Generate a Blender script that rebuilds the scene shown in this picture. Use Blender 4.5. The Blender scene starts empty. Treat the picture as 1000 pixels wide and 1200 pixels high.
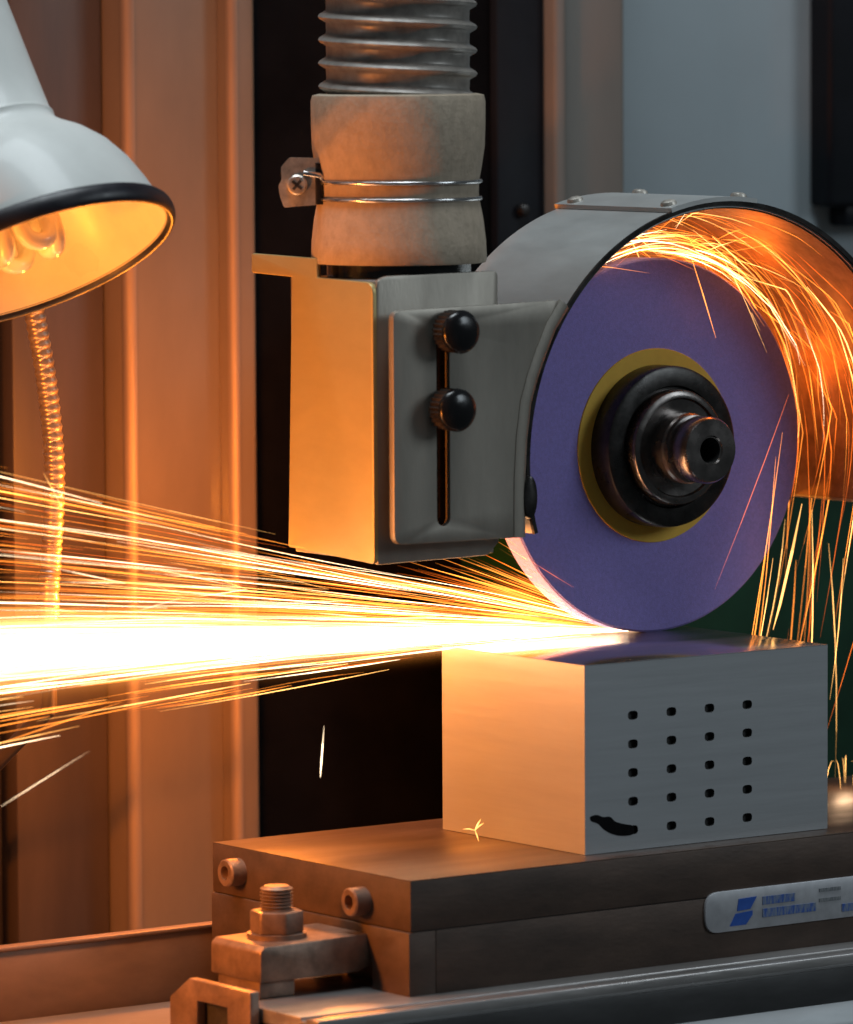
import bpy, bmesh, math, random
from mathutils import Vector, Matrix

SC = bpy.context.scene
COL = SC.collection
MM = 0.001          # every length below is in millimetres
PI = math.pi

# ---------------------------------------------------------------- camera
TH, PITCH, ROLL = math.radians(36.0), math.radians(4.8), math.radians(0.3)
DV = Vector((math.sin(TH)*math.cos(PITCH), math.cos(TH)*math.cos(PITCH), -math.sin(PITCH)))
R0 = Vector((math.cos(TH), -math.sin(TH), 0)); U0 = R0.cross(DV)
RV = R0*math.cos(ROLL) - U0*math.sin(ROLL)
UV = R0*math.sin(ROLL) + U0*math.cos(ROLL)
cam = bpy.data.cameras.new('camera'); camo = bpy.data.objects.new('camera', cam); COL.objects.link(camo)
M = Matrix.Identity(4)
for i in range(3):
    M[i][0], M[i][1], M[i][2] = RV[i], UV[i], -DV[i]
M.translation = Vector((-1866.888, -2428.960, 338.693))*MM
camo.matrix_world = M
cam.sensor_fit = 'VERTICAL'; cam.sensor_height = 24.0; cam.lens = 12.0/math.tan(math.atan(600/6860.0))
cam.clip_start = 0.05; cam.clip_end = 60
cam.dof.use_dof = True; cam.dof.focus_distance = 3.20; cam.dof.aperture_fstop = 7.0
SC.camera = camo

# ---------------------------------------------------------------- light
W = bpy.data.worlds.new('World'); SC.world = W; W.use_nodes = True
W.node_tree.nodes['Background'].inputs[0].default_value = (0.80, 0.93, 1.0, 1)
W.node_tree.nodes['Background'].inputs[1].default_value = 0.045

def area(name, loc, target, size, power, color):
    l = bpy.data.lights.new(name, 'AREA'); l.shape = 'RECTANGLE'
    l.size, l.size_y = size; l.energy = power; l.color = color
    o = bpy.data.objects.new(name, l); COL.objects.link(o)
    o.location = loc
    o.rotation_euler = (Vector(target)-Vector(loc)).to_track_quat('-Z', 'Y').to_euler()
    o['kind'] = 'helper'
    return o
# the workshop's ceiling light and a window across the room
area('ceiling_light', (-0.25, 0.05, 2.2), (0.0, 0.1, 0.0), (1.6, 0.8), 40.0, (0.86, 0.95, 1.0))
area('window_light', (2.6, -3.4, 1.9), (0.0, 0.2, 0.1), (1.4, 1.6), 38.0, (0.82, 0.93, 1.0))

def spark_fill_lamp(loc, power, radius=.014, color=(1.0, .255, .022)):
    l = bpy.data.lights.new('spark_fill_light', 'POINT'); l.energy = power; l.color = color; l.shadow_soft_size = radius
    o = bpy.data.objects.new('spark_fill_light', l); COL.objects.link(o); o.location = Vector(loc)*MM; o['kind'] = 'helper'
# the white hot spark stream is itself the strongest lamp in the place: its light, along its own path
for (lx, lz, lp) in ((-90, 8, .02), (-280, 16, .3), (-390, 18, .9), (-530, 18, 4.0), (-680, 14, 5.6)):
    spark_fill_lamp((lx, 118, lz), lp)
spark_fill_lamp((-66, 252, 30), 3.8)  # extra lamp off the stream's path, added to brighten the column
spark_fill_lamp((283, 122, -86), .03, .006, (1.0, .62, .36))
spark_fill_lamp((205, 118, 196), .08, .01, (1.0, .17, .012)); spark_fill_lamp((246, 122, 140), .07, .01, (1.0, .17, .012))

SC.view_settings.view_transform = 'Standard'
SC.view_settings.look = 'None'
SC.view_settings.exposure = 0.0
SC.view_settings.gamma = 1.0
SC.view_settings.use_curve_mapping = False
SC.render.engine = 'CYCLES'
SC.cycles.use_denoising = True
SC.cycles.max_bounces = 8
SC.cycles.volume_bounces = 0
SC.cycles.transparent_max_bounces = 80
SC.cycles.sample_clamp_indirect = 4.0
SC.cycles.use_light_tree = True
SC.cycles.caustics_reflective = False
SC.cycles.caustics_refractive = False

# ---------------------------------------------------------------- materials
def mat(name, col, rough=0.5, metal=0.0, var=0.25, scale=120.0, stretch=(1, 1, 1), bump=0.0, bscale=None,
        rvar=0.12, col2=None, coat=0.0, spec=0.5, detail=6.0, thr=None, sub=None):
    m = bpy.data.materials.new(name); m.use_nodes = True
    nt = m.node_tree; N = nt.nodes; L = nt.links
    b = N['Principled BSDF']
    b.inputs['Metallic'].default_value = metal
    b.inputs['Specular IOR Level'].default_value = spec
    b.inputs['Coat Weight'].default_value = coat
    b.inputs['Coat Roughness'].default_value = 0.12
    tc = N.new('ShaderNodeTexCoord'); mp = N.new('ShaderNodeMapping')
    mp.inputs['Scale'].default_value = stretch
    L.new(tc.outputs['Object'], mp.inputs['Vector'])
    nz = N.new('ShaderNodeTexNoise'); nz.inputs['Scale'].default_value = scale
    nz.inputs['Detail'].default_value = detail; nz.inputs['Roughness'].default_value = 0.62
    L.new(mp.outputs[0], nz.inputs['Vector'])
    cr = N.new('ShaderNodeValToRGB')
    c2 = col2 if col2 else tuple(c*(1-var) for c in col)
    c1 = col if col2 else tuple(min(1, c*(1+var*0.6)) for c in col)
    lo, hi = thr if thr else (0.32, 0.68)
    cr.color_ramp.elements[0].position = lo; cr.color_ramp.elements[0].color = (*c2, 1)
    cr.color_ramp.elements[1].position = hi; cr.color_ramp.elements[1].color = (*c1, 1)
    L.new(nz.outputs['Fac'], cr.inputs['Fac'])
    L.new(cr.outputs['Color'], b.inputs['Base Color'])
    n2 = N.new('ShaderNodeTexNoise'); n2.inputs['Scale'].default_value = scale*0.37
    n2.inputs['Detail'].default_value = 8
    L.new(mp.outputs[0], n2.inputs['Vector'])
    mr = N.new('ShaderNodeMapRange')
    mr.inputs['From Min'].default_value = 0.3; mr.inputs['From Max'].default_value = 0.7
    mr.inputs['To Min'].default_value = max(0.02, rough-rvar); mr.inputs['To Max'].default_value = min(1, rough+rvar)
    L.new(n2.outputs['Fac'], mr.inputs['Value']); L.new(mr.outputs[0], b.inputs['Roughness'])
    if bump > 0:
        n3 = N.new('ShaderNodeTexNoise'); n3.inputs['Scale'].default_value = bscale or scale*3
        n3.inputs['Detail'].default_value = 5
        L.new(mp.outputs[0], n3.inputs['Vector'])
        bp = N.new('ShaderNodeBump'); bp.inputs['Strength'].default_value = bump
        bp.inputs['Distance'].default_value = 0.0008
        L.new(n3.outputs['Fac'], bp.inputs['Height']); L.new(bp.outputs[0], b.inputs['Normal'])
    return m

def emis(name, col, strength, sampling='AUTO'):
    m = bpy.data.materials.new(name); m.use_nodes = True
    nt = m.node_tree; nt.nodes.clear()
    e = nt.nodes.new('ShaderNodeEmission'); o = nt.nodes.new('ShaderNodeOutputMaterial')
    e.inputs[0].default_value = (*col, 1); e.inputs[1].default_value = strength
    # glowing trails add their light and do not block what is behind them
    t = nt.nodes.new('ShaderNodeBsdfTransparent'); a = nt.nodes.new('ShaderNodeAddShader')
    nt.links.new(e.outputs[0], a.inputs[0]); nt.links.new(t.outputs[0], a.inputs[1])
    nt.links.new(a.outputs[0], o.inputs[0])
    m.cycles.emission_sampling = sampling
    return m

X = {}
X['guard'] = mat('guard_steel', (.50, .51, .50), .42, .7, .06, 60, (1, 1, 4), .05, 700, rvar=.04)
X['guard_in'] = mat('guard_inner', (.26, .19, .14), .6, .35, .35, 90, bump=.2)
X['bracket'] = mat('bracket_spark_tint', (.55, .445, .20), .46, .45, .05, 45, (1, 1, 2.5), .06, 700, rvar=.03)  # golden spark light is mixed into the bracket's base colour
X['plate'] = mat('plate_steel', (.35, .32, .275), .48, .6, .10, 70, (1, 1, .25), .10, 700)
X['dark_steel'] = mat('blackened_steel', (.045, .042, .04), .3, .7, .4, 150, bump=.06)
X['hub_steel'] = mat('hub_steel', (.20, .18, .17), .26, .9, .3, 160, bump=.05)
X['bright_steel'] = mat('bright_steel', (.62, .61, .60), .22, .95, .15, 200)
X['black'] = mat('black_plastic', (.008, .008, .009), .22, 0, .3, 200, bump=.03)
X['abrasive'] = mat('violet_abrasive', (.39, .335, .84), .92, 0, .16, 700, bump=.3, bscale=1600, spec=.2, thr=(.25, .75))
X['blotter'] = mat('yellow_blotter', (1.0, .64, .12), .8, 0, .06, 150, spec=.2)
X['block'] = mat('ground_block_steel', (.49, .51, .53), .43, .6, .035, 420, (.07, .07, 1.3), .02, 420, rvar=.03)
X['block_top'] = mat('ground_top_steel', (.58, .56, .55), .16, .95, .15, 90, (.1, 1, 1), .05, 900, rvar=.06)
X['hole'] = mat('dark_hole', (.035, .034, .033), .5, 0, .4, 300)
X['smear'] = mat('black_ink', (.006, .006, .007), .8, 0, .3, 300, spec=.08)
X['chuck_top'] = mat('chuck_top_steel', (.075, .052, .040), .45, .3, .3, 40, (.25, 1.6, 1), .12, 500, spec=.2)
X['chuck'] = mat('chuck_steel', (.085, .054, .040), .6, .1, .38, 40, (.5, 1, 1.4), .15, 400)
X['table'] = mat('table_iron', (.42, .40, .39), .36, .75, .25, 50, (.2, 1.2, 1), .12, 400)
X['table_dark'] = mat('table_side_paint', (.05, .05, .051), .5, .2, .3, 60, (.3, 1, 1), .12)
X['rail_pale'] = mat('rail_pale_paint', (.48, .51, .53), .55, 0, .15, 60, (.2, 1, 1), .1)
X['rail'] = mat('rail_paint', (.22, .145, .10), .5, .15, .28, 30, (.4, 1, 1), .12)
X['clamp'] = mat('clamp_steel', (.30, .205, .155), .45, .55, .35, 90, bump=.2, bscale=350)
X['cuff'] = mat('worn_cuff', (.50, .41, .31), .7, 0, .3, 170, (1, 1, .8), .45, 520, col2=(.39, .32, .24), thr=(.32, .62), detail=11)
X['hose'] = mat('hose_wall', (.34, .31, .28), .40, .22, .3, 130, bump=.1)
X['wire'] = mat('galvanised_wire', (.70, .70, .70), .2, .95, .12, 200)
X['zinc'] = mat('zinc_plate', (.58, .54, .48), .38, .65, .35, 160, bump=.25)
X['enamel'] = mat('white_enamel', (.60, .615, .595), .45, 0, .07, 25, coat=.15)
X['enamel_in'] = mat('white_enamel_inside', (.82, .78, .58), .35, 0, .08, 30)
X['rubber'] = mat('black_rubber', (.012, .012, .018), .42, 0, .3, 150, bump=.1)
X['glass'] = mat('bulb_glass', (.80, .72, .58), .12, 0, .06, 60, coat=.6)
X['conduit'] = mat('conduit_steel', (.42, .32, .24), .35, .6, .25, 200)
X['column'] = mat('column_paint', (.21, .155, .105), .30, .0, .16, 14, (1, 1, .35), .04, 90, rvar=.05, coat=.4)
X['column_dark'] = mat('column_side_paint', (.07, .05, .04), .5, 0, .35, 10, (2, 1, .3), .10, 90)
X['edge_glint'] = mat('edge_highlight_metal', (.32, .24, .18), .52, .5, .15, 60, (1, 1, .1), rvar=.05)  # lighter metal that puts the spark highlight on the column's edges
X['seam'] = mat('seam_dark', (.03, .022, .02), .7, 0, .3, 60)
X['cover'] = mat('black_cover', (.005, .0045, .005), .8, 0, .4, 25, bump=.05, spec=.05)
X['cover_edge'] = mat('cover_edge_paint', (.006, .008, .012), .6, 0, .3, 25, spec=.2)
X['cab'] = mat('cabinet_paint', (.185, .17, .15), .5, 0, .16, 10, (1, 1, .3))
X['wall'] = mat('blue_grey_paint', (.31, .365, .395), .55, 0, .10, 5)
X['boxdark'] = mat('switch_box_paint', (.006, .008, .012), .5, 0, .3, 25, spec=.2)
X['green'] = mat('dark_green_paint', (.006, .040, .024), .6, 0, .4, 12, spec=.15)
X['label'] = mat('label_plate', (.48, .49, .52), .4, .2, .14, 120)
X['blue'] = mat('blue_print', (.02, .10, .46), .5, 0, .15, 200)
X['blue_text'] = mat('blue_letter_print', (.03, .10, .40), .5, 0, .1, 260, (2.2, 1, .5), col2=(.20, .25, .34), thr=(.42, .60))
X['ink'] = mat('grey_print', (.14, .16, .18), .5, 0, .1, 500, (2, 1, .5), col2=(.28, .29, .30), thr=(.4, .6))
X['trough'] = mat('trough_paint', (.26, .22, .19), .4, .3, .2, 30, (.3, 1, 1), .1)

# ---------------------------------------------------------------- mesh helpers (mm)
def tag(o, label=None, cat=None, group=None, kind=None):
    if label: o['label'] = label
    if cat: o['category'] = cat
    if group: o['group'] = group
    if kind: o['kind'] = kind
    return o

def empty(name, loc, label, cat, group=None):
    o = bpy.data.objects.new(name, None); o.empty_display_size = 0.01
    COL.objects.link(o); o.location = Vector(loc)*MM
    return tag(o, label, cat, group)

def wloc(o):
    v = Vector((0, 0, 0))
    while o is not None:
        v = v + o.location; o = o.parent
    return v

def link(name, me, material, parent=None, loc=None, smooth=None):
    """mesh data in world metres unless loc (mm, world) is given: then data is local to loc"""
    o = bpy.data.objects.new(name, me); COL.objects.link(o)
    if material is not None and not me.materials:
        for q in (material if isinstance(material, (list, tuple)) else [material]):
            me.materials.append(q)
    base = wloc(parent) if parent else Vector((0, 0, 0))
    if parent: o.parent = parent
    if loc is not None:
        o.location = Vector(loc)*MM - base
    else:
        # give the object an origin at its own centre so object-space textures stay well placed
        n = len(me.vertices)
        c = Vector((0, 0, 0))
        if n:
            lo = Vector(min(v.co[i] for v in me.vertices) for i in range(3))
            hi = Vector(max(v.co[i] for v in me.vertices) for i in range(3))
            c = (lo+hi)/2
        me.transform(Matrix.Translation(-c))
        o.location = c - base
    return o

def bm_mesh(name, bm, ang=35):
    bmesh.ops.recalc_face_normals(bm, faces=bm.faces[:])
    bm.transform(Matrix.Scale(MM, 4))
    me = bpy.data.meshes.new(name); bm.to_mesh(me); bm.free()
    me.polygons.foreach_set('use_smooth', [True]*len(me.polygons))
    try: me.set_sharp_from_angle(angle=math.radians(ang))
    except Exception: pass
    return me

def bevel(bm, w, seg=2, minang=30):
    es = [e for e in bm.edges if len(e.link_faces) == 2 and e.calc_face_angle(0) > math.radians(minang)]
    if w > 0 and es:
        bmesh.ops.bevel(bm, geom=es, offset=w, segments=seg, profile=.5, affect='EDGES', clamp_overlap=True)

def box(name, x, y, z, material, parent=None, bev=.8, seg=2):
    bm = bmesh.new()
    r = bmesh.ops.create_cube(bm, size=1)
    for v in r['verts']:
        v.co = Vector((x[0] if v.co.x < 0 else x[1], y[0] if v.co.y < 0 else y[1], z[0] if v.co.z < 0 else z[1]))
    bevel(bm, bev, seg)
    return link(name, bm_mesh(name, bm), material, parent)

def prism_bm(poly, axis, a, b, bev=.6, seg=2):
    """poly of 2d points; axis 'x': (y,z), 'y': (x,z), 'z': (x,y)"""
    def p3(p, t):
        return {'x': (t, p[0], p[1]), 'y': (p[0], t, p[1]), 'z': (p[0], p[1], t)}[axis]
    bm = bmesh.new()
    A = [bm.verts.new(p3(p, a)) for p in poly]; B = [bm.verts.new(p3(p, b)) for p in poly]
    bm.faces.new(A); bm.faces.new(B[::-1])
    n = len(poly)
    for i in range(n):
        bm.faces.new((A[i], A[(i+1) % n], B[(i+1) % n], B[i]))
    bmesh.ops.recalc_face_normals(bm, faces=bm.faces[:])
    bevel(bm, bev, seg, 40)
    return bm

def prism(name, poly, axis, a, b, material, parent=None, bev=.6, seg=2):
    return link(name, bm_mesh(name, prism_bm(poly, axis, a, b, bev, seg)), material, parent)

def frame_of(axis):
    a = Vector(axis).normalized()
    u = a.orthogonal().normalized() if abs(a.z) < .9 else Vector((1, 0, 0))
    u = (u - a*u.dot(a)).normalized()
    return a, u, a.cross(u)

def lathe_bm(profile, origin, axis, n=64, closed=False, a0=0, a1=2*PI):
    a, u, w = frame_of(axis); o = Vector(origin)
    bm = bmesh.new(); full = abs(a1-a0-2*PI) < 1e-6
    m = n if full else n+1
    rings = []
    for (r, h) in profile:
        if r < 1e-6:
            rings.append([bm.verts.new(o+a*h)])
        else:
            rings.append([bm.verts.new(o+a*h+(u*math.cos(a0+(a1-a0)*k/n)+w*math.sin(a0+(a1-a0)*k/n))*r) for k in range(m)])
    pr = list(zip(rings, rings[1:]))
    if closed: pr.append((rings[-1], rings[0]))
    for A, B in pr:
        for k in range(n):
            k2 = (k+1) % m
            if len(A) == 1 and len(B) == 1: continue
            if len(A) == 1: bm.faces.new((A[0], B[k], B[k2]))
            elif len(B) == 1: bm.faces.new((A[k], A[k2], B[0]))
            else: bm.faces.new((A[k], A[k2], B[k2], B[k]))
    return bm

def lathe(name, profile, origin, axis, material, parent=None, n=64, ang=35, closed=False):
    return link(name, bm_mesh(name, lathe_bm(profile, origin, axis, n, closed), ang), material, parent)

def tube_bm(pts, rad, n=8, bm=None, cap=True):
    bm = bm or bmesh.new()
    pts = [Vector(p) for p in pts]; rr = rad if isinstance(rad, (list, tuple)) else [rad]*len(pts)
    prev = None; rings = []
    for i, p in enumerate(pts):
        t = (pts[min(i+1, len(pts)-1)]-pts[max(i-1, 0)])
        if t.length < 1e-9: t = Vector((0, 0, 1))
        t.normalize()
        if prev is None: u = t.orthogonal().normalized()
        else:
            u = prev - t*prev.dot(t)
            u = u.normalized() if u.length > 1e-6 else t.orthogonal().normalized()
        prev = u; w = t.cross(u)
        rings.append([bm.verts.new(p+(u*math.cos(2*PI*k/n)+w*math.sin(2*PI*k/n))*rr[i]) for k in range(n)])
    for A, B in zip(rings, rings[1:]):
        for k in range(n):
            bm.faces.new((A[k], A[(k+1) % n], B[(k+1) % n], B[k]))
    if cap:
        bm.faces.new(rings[0][::-1]); bm.faces.new(rings[-1])
    return bm

def tube(name, pts, rad, material, parent=None, n=10):
    return link(name, bm_mesh(name, tube_bm(pts, rad, n), 50), material, parent)

def sector_bm(r0, r1, a0, a1, y0, y1, cx, cz, n):
    """curved plate about an axis parallel to y"""
    bm = bmesh.new(); rings = []
    for k in range(n+1):
        a = math.radians(a0+(a1-a0)*k/n); c, s = math.cos(a), math.sin(a)
        rings.append([bm.verts.new((cx+r*c, y, cz+r*s)) for r, y in ((r0, y0), (r1, y0), (r1, y1), (r0, y1))])
    for A, B in zip(rings, rings[1:]):
        for k in range(4):
            bm.faces.new((A[k], A[(k+1) % 4], B[(k+1) % 4], B[k]))
    bm.faces.new(rings[0][::-1]); bm.faces.new(rings[-1])
    return bm

def copy_obj(o, parent, loc_world):
    c = o.copy(); COL.objects.link(c); c.parent = parent
    c.location = Vector(loc_world)*MM - (wloc(parent) if parent else Vector((0, 0, 0)))
    for ch in list(o.children):
        k = ch.copy(); COL.objects.link(k); k.parent = c
    return c

def rpoly(pts, r, seg=5):
    """round the corners of a polygon"""
    out = []; n = len(pts)
    for i in range(n):
        p = Vector((*pts[i], 0)); a = Vector((*pts[i-1], 0)); b = Vector((*pts[(i+1) % n], 0))
        rr = r[i] if isinstance(r, (list, tuple)) else r
        if rr <= 0: out.append(tuple(p[:2])); continue
        ua = (a-p); ub = (b-p); rr = min(rr, ua.length*.45, ub.length*.45)
        A = p+ua.normalized()*rr; B = p+ub.normalized()*rr
        for k in range(seg+1):
            t = k/seg
            q = A*(1-t)**2+p*2*t*(1-t)+B*t*t
            out.append((q.x, q.y))
    return out

def arc2(cx, cy, r, a0, a1, n):
    return [(cx+r*math.cos(math.radians(a0+(a1-a0)*k/n)), cy+r*math.sin(math.radians(a0+(a1-a0)*k/n))) for k in range(n+1)]

# ================================================================ BACKGROUND
ZB, ZT = -420, 620
col = empty('machine_column', (40, 470, ZB), 'tall brown painted machine column with rounded upright edges behind the sparks', 'column')
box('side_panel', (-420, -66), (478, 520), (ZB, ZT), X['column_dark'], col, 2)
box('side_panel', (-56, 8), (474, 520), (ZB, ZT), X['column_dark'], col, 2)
box('seam', (-68, -54), (492, 518), (ZB, ZT), X['seam'], col, .5)
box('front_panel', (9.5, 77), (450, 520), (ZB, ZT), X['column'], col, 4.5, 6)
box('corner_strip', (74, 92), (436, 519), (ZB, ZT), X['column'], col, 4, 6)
def highlight_strip(x, y, r_):  # added bright strips standing in for highlights on the column's rounded edges
    pts = [(x+r_-r_*math.cos(a), y+r_-r_*math.sin(a)) for a in [PI/2*k/8 for k in range(9)]]
    return prism('edge_highlight', pts+[(x+r_, y+r_)], 'z', ZB+1, ZT-1, X['edge_glint'], col, 0)
highlight_strip(8.6, 448.8, 6.0); highlight_strip(72.8, 434.8, 5.2)
cov = empty('black_bellows_cover', (206, 470, ZB), 'plain black sheet cover between the brown column and the grey cabinet', 'cover')
box('cover_sheet', (92.5, 290), (462, 520), (ZB, ZT), X['cover'], cov, 2)
box('cover_edge', (284, 321), (456, 519), (ZB, ZT), X['cover_edge'], cov, 2)
b0 = lathe('bolt', [(0, -4), (4.2, -4), (4.2, -1.5), (3.2, 0), (0, .6)], (96.5, 458, 221), (0, -1, 0), X['dark_steel'], cov, 16)
copy_obj(b0, cov, (302, 452, 222))
cab = empty('grey_cabinet', (352, 470, ZB), 'olive grey cabinet side with a pale edge strip beside the blue grey wall', 'cabinet')
box('edge_strip', (321.5, 331), (446, 520), (ZB, ZT), X['cab'], cab, 2.5, 3)
box('cabinet_side', (331.5, 384), (456, 519), (ZB, ZT), X['cab'], cab, 3, 3)
wl = box('wall', (385, 900), (520, 560), (ZB, ZT), X['wall'], None, 2); tag(wl, kind='structure')
sw = empty('switch_box', (640, 470, 222), 'black switch box with a stepped underside on the blue grey wall', 'switch box')
box('housing', (584, 780), (496, 519), (216, ZT), X['boxdark'], sw, 4, 3)
box('lower_step', (600, 770), (500, 518), (203, 218), X['boxdark'], sw, 3)
gb = empty('green_machine_base', (420, 400, ZB), 'dark green painted machine base standing low behind the grinding wheel', 'machine base')
box('housing', (236, 760), (330, 434), (ZB, 62), X['green'], gb, 6, 4)
box('top_ledge', (228, 770), (322, 434), (62.5, 74), X['cab'], gb, 2)

sh_ = empty('spindle_head_light_block', (185, 300, 72), 'unseen dark spindle head housing added behind the wheel guard to shade the wall', 'spindle head')  # hidden housing, placed to keep lamp light off the wall
box('housing', (156, 216), (152, 455), (74, 172), X['table_dark'], sh_, 4, 3)
box('cap', (160, 212), (150.2, 154), (80, 166), X['table_dark'], sh_, 1)

# ================================================================ TABLE
tab = empty('machine_table', (100, 10, -300), 'long cast iron machine table carrying the magnetic chuck', 'table')
prism('tabletop', [(-48, -161), (-48, -166), (-46, -168.5), (76, -168.5), (76, -161), (-33, -161), (-33, -163), (-37.5, -163), (-37.5, -161)], 'x', -206, 420, X['table'], tab, .5)
box('table_side', (-204, 420), (-46, 70), (-190, -168), X['table_dark'], tab, 1)
prism('front_rail', [(-46, -187), (-56, -195), (-57, -199), (-20, -199), (-20, -187)], 'x', -204, 420, X['rail_pale'], tab, .8)
box('apron', (-200, 420), (-40, 66), (-330, -199.5), X['cover'], tab, 1)
box('saddle', (-110, 420), (71, 172), (-200, -162), X['table_dark'], tab, 1)
rail = empty('splash_rail', (0, 182, -190), 'brown painted splash rail running behind the table and chuck', 'rail')
box('upright', (-420, 420), (178, 184), (-188, -150), X['rail'], rail, .4)
box('top_edge', (-420, 420), (176.5, 186), (-150, -147.5), X['rail'], rail, 1)
tf = box('trough_floor', (-460, -114), (-40, 178), (-200, -187), X['trough'], None, 1); tag(tf, kind='structure')

# ---- heel block under the clamp
hb = empty('clamp_heel_block', (-196, 39, -186), 'slotted steel heel block under the outer end of the clamp strap', 'heel block')
prof = [(2, -186.5), (2, -152.3), (58, -152.3), (76, -164), (76, -186.5), (51, -186.5), (51, -163), (23, -163), (23, -186.5)]
prism('block', prof, 'x', -213, -207, X['clamp'], hb, .8)
box('slot_back', (-206.8, -206.1), (18, 54), (-186, -156), X['hole'], hb, 0)  # dark sheet in place of the shade inside the open slot

# ---- clamp
cl = empty('clamp', (-168, 43, -152), 'steel strap clamp with threaded stud and hex nut gripping the chuck end', 'clamp')
prism('strap', [(-194, -152), (-194, -136), (-191, -133.5), (-126, -132.5), (-116, -137), (-116, -147), (-132, -152)], 'y', 20, 66, X['clamp'], cl, 1.2)
sup = box('toe_packing', (-192, -170), (24, 62), (-160.8, -151.5), X['clamp'], cl, .6)
lathe('washer', [(0, -133.2), (15.5, -133.2), (15.5, -130.6), (0, -130.6)], (-168, 43, 0), (0, 0, 1), X['clamp'], cl, 32)
hexp = [(-168+14.2*math.cos(math.radians(60*k+18)), 43+14.2*math.sin(math.radians(60*k+18))) for k in range(6)]
prism('nut', hexp, 'z', -130.6, -119, X['clamp'], cl, 1.2)
pr = [(0, -133)]
z = -119.5
while z < -107.8:
    pr += [(7.2, z), (8.6, z+.9), (7.2, z+1.8)]; z += 1.8
pr += [(7.4, -107.3), (6.4, -106.3), (0, -106.3)]
lathe('threaded_stud', pr, (-168, 43, 0), (0, 0, 1), X['clamp'], cl, 28, ang=20)

# ================================================================ CHUCK
ch = empty('magnetic_chuck', (60, 78, -161), 'flat steel magnetic chuck with two end bolts and a pale name plate', 'magnetic chuck')
box('top_plate', (-126, 420), (-17, 164.5), (-127.5, -101.5), X['chuck'], ch, .5, 2)
box('ground_face', (-125.8, 420), (-16.8, 164.3), (-101.8, -100.9), X['chuck_top'], ch, .3, 2)
# the plate's front and ends are duller than its ground top: a dark seam layer and the body below
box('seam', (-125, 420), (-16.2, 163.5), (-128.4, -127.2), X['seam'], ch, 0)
prism('body', [(-17, -161.2), (-17, -128), (164.5, -128), (164.5, -161.2), (70, -161.2), (70, -150), (66, -139.5), (20, -138.5), (16, -150), (16, -161.2)], 'x', -127, -110, X['chuck'], ch, .5)
box('body', (-109.8, 420), (-17, 164.5), (-161.2, -128), X['chuck'], ch, .4)
bolt_me = bm_mesh('bolt', lathe_bm([(0, 4), (4.4, 4), (4.6, 10), (8.4, 10.2), (8.8, 11), (8.8, 0), (0, 0)][::-1] if False else
                  [(7.4, -3), (7.4, 8.2), (6.6, 9), (3.8, 9), (3.6, 4.5), (0, 4.5)], (0, 0, 0), (-1, 0, 0), 28))
for (yy, zz) in ((139, -114), (24.5, -116)):
    o = link('bolt', bolt_me, X['clamp'], ch, (-126.5, yy, zz))
np_ = prism('name_plate', rpoly([(66.5, -147), (66.5, -125), (260, -125), (260, -147)], [9, 9, 9, 9], 7), 'y', -18.6, -16.8, X['label'], ch, .4)
def flat(name, poly, y0, m, parent): return prism(name, poly, 'y', y0-.35, y0+.2, m, parent, 0)
LY = -18.65
flat('logo', [(83, -144.2), (87, -137.8), (98.5, -137.0), (98.5, -139.2), (94, -144.2)], LY, X['blue'], np_)
flat('logo', [(89, -130.0), (101.5, -129.6), (97, -136.0), (88, -136.4)], LY, X['blue'], np_)
def letters(x, z, n, w, h, m):
    # one printed line: its letters are too small and soft to read, so the ink varies along it
    return flat('lettering', [(x, z), (x+n*w, z), (x+n*w, z+h), (x, z+h)], LY, m, np_)
letters(105.5, -134.6, 4, 5.6, 4.4, X['blue_text'])
letters(105.5, -141.4, 7, 5.3, 4.6, X['blue_text'])
letters(145, -131.4, 6, 2.5, 1.9, X['ink'])
letters(145, -136.8, 6, 2.5, 1.9, X['ink'])
letters(161, -143.6, 7, 5, 4.2, X['blue_text'])

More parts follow.
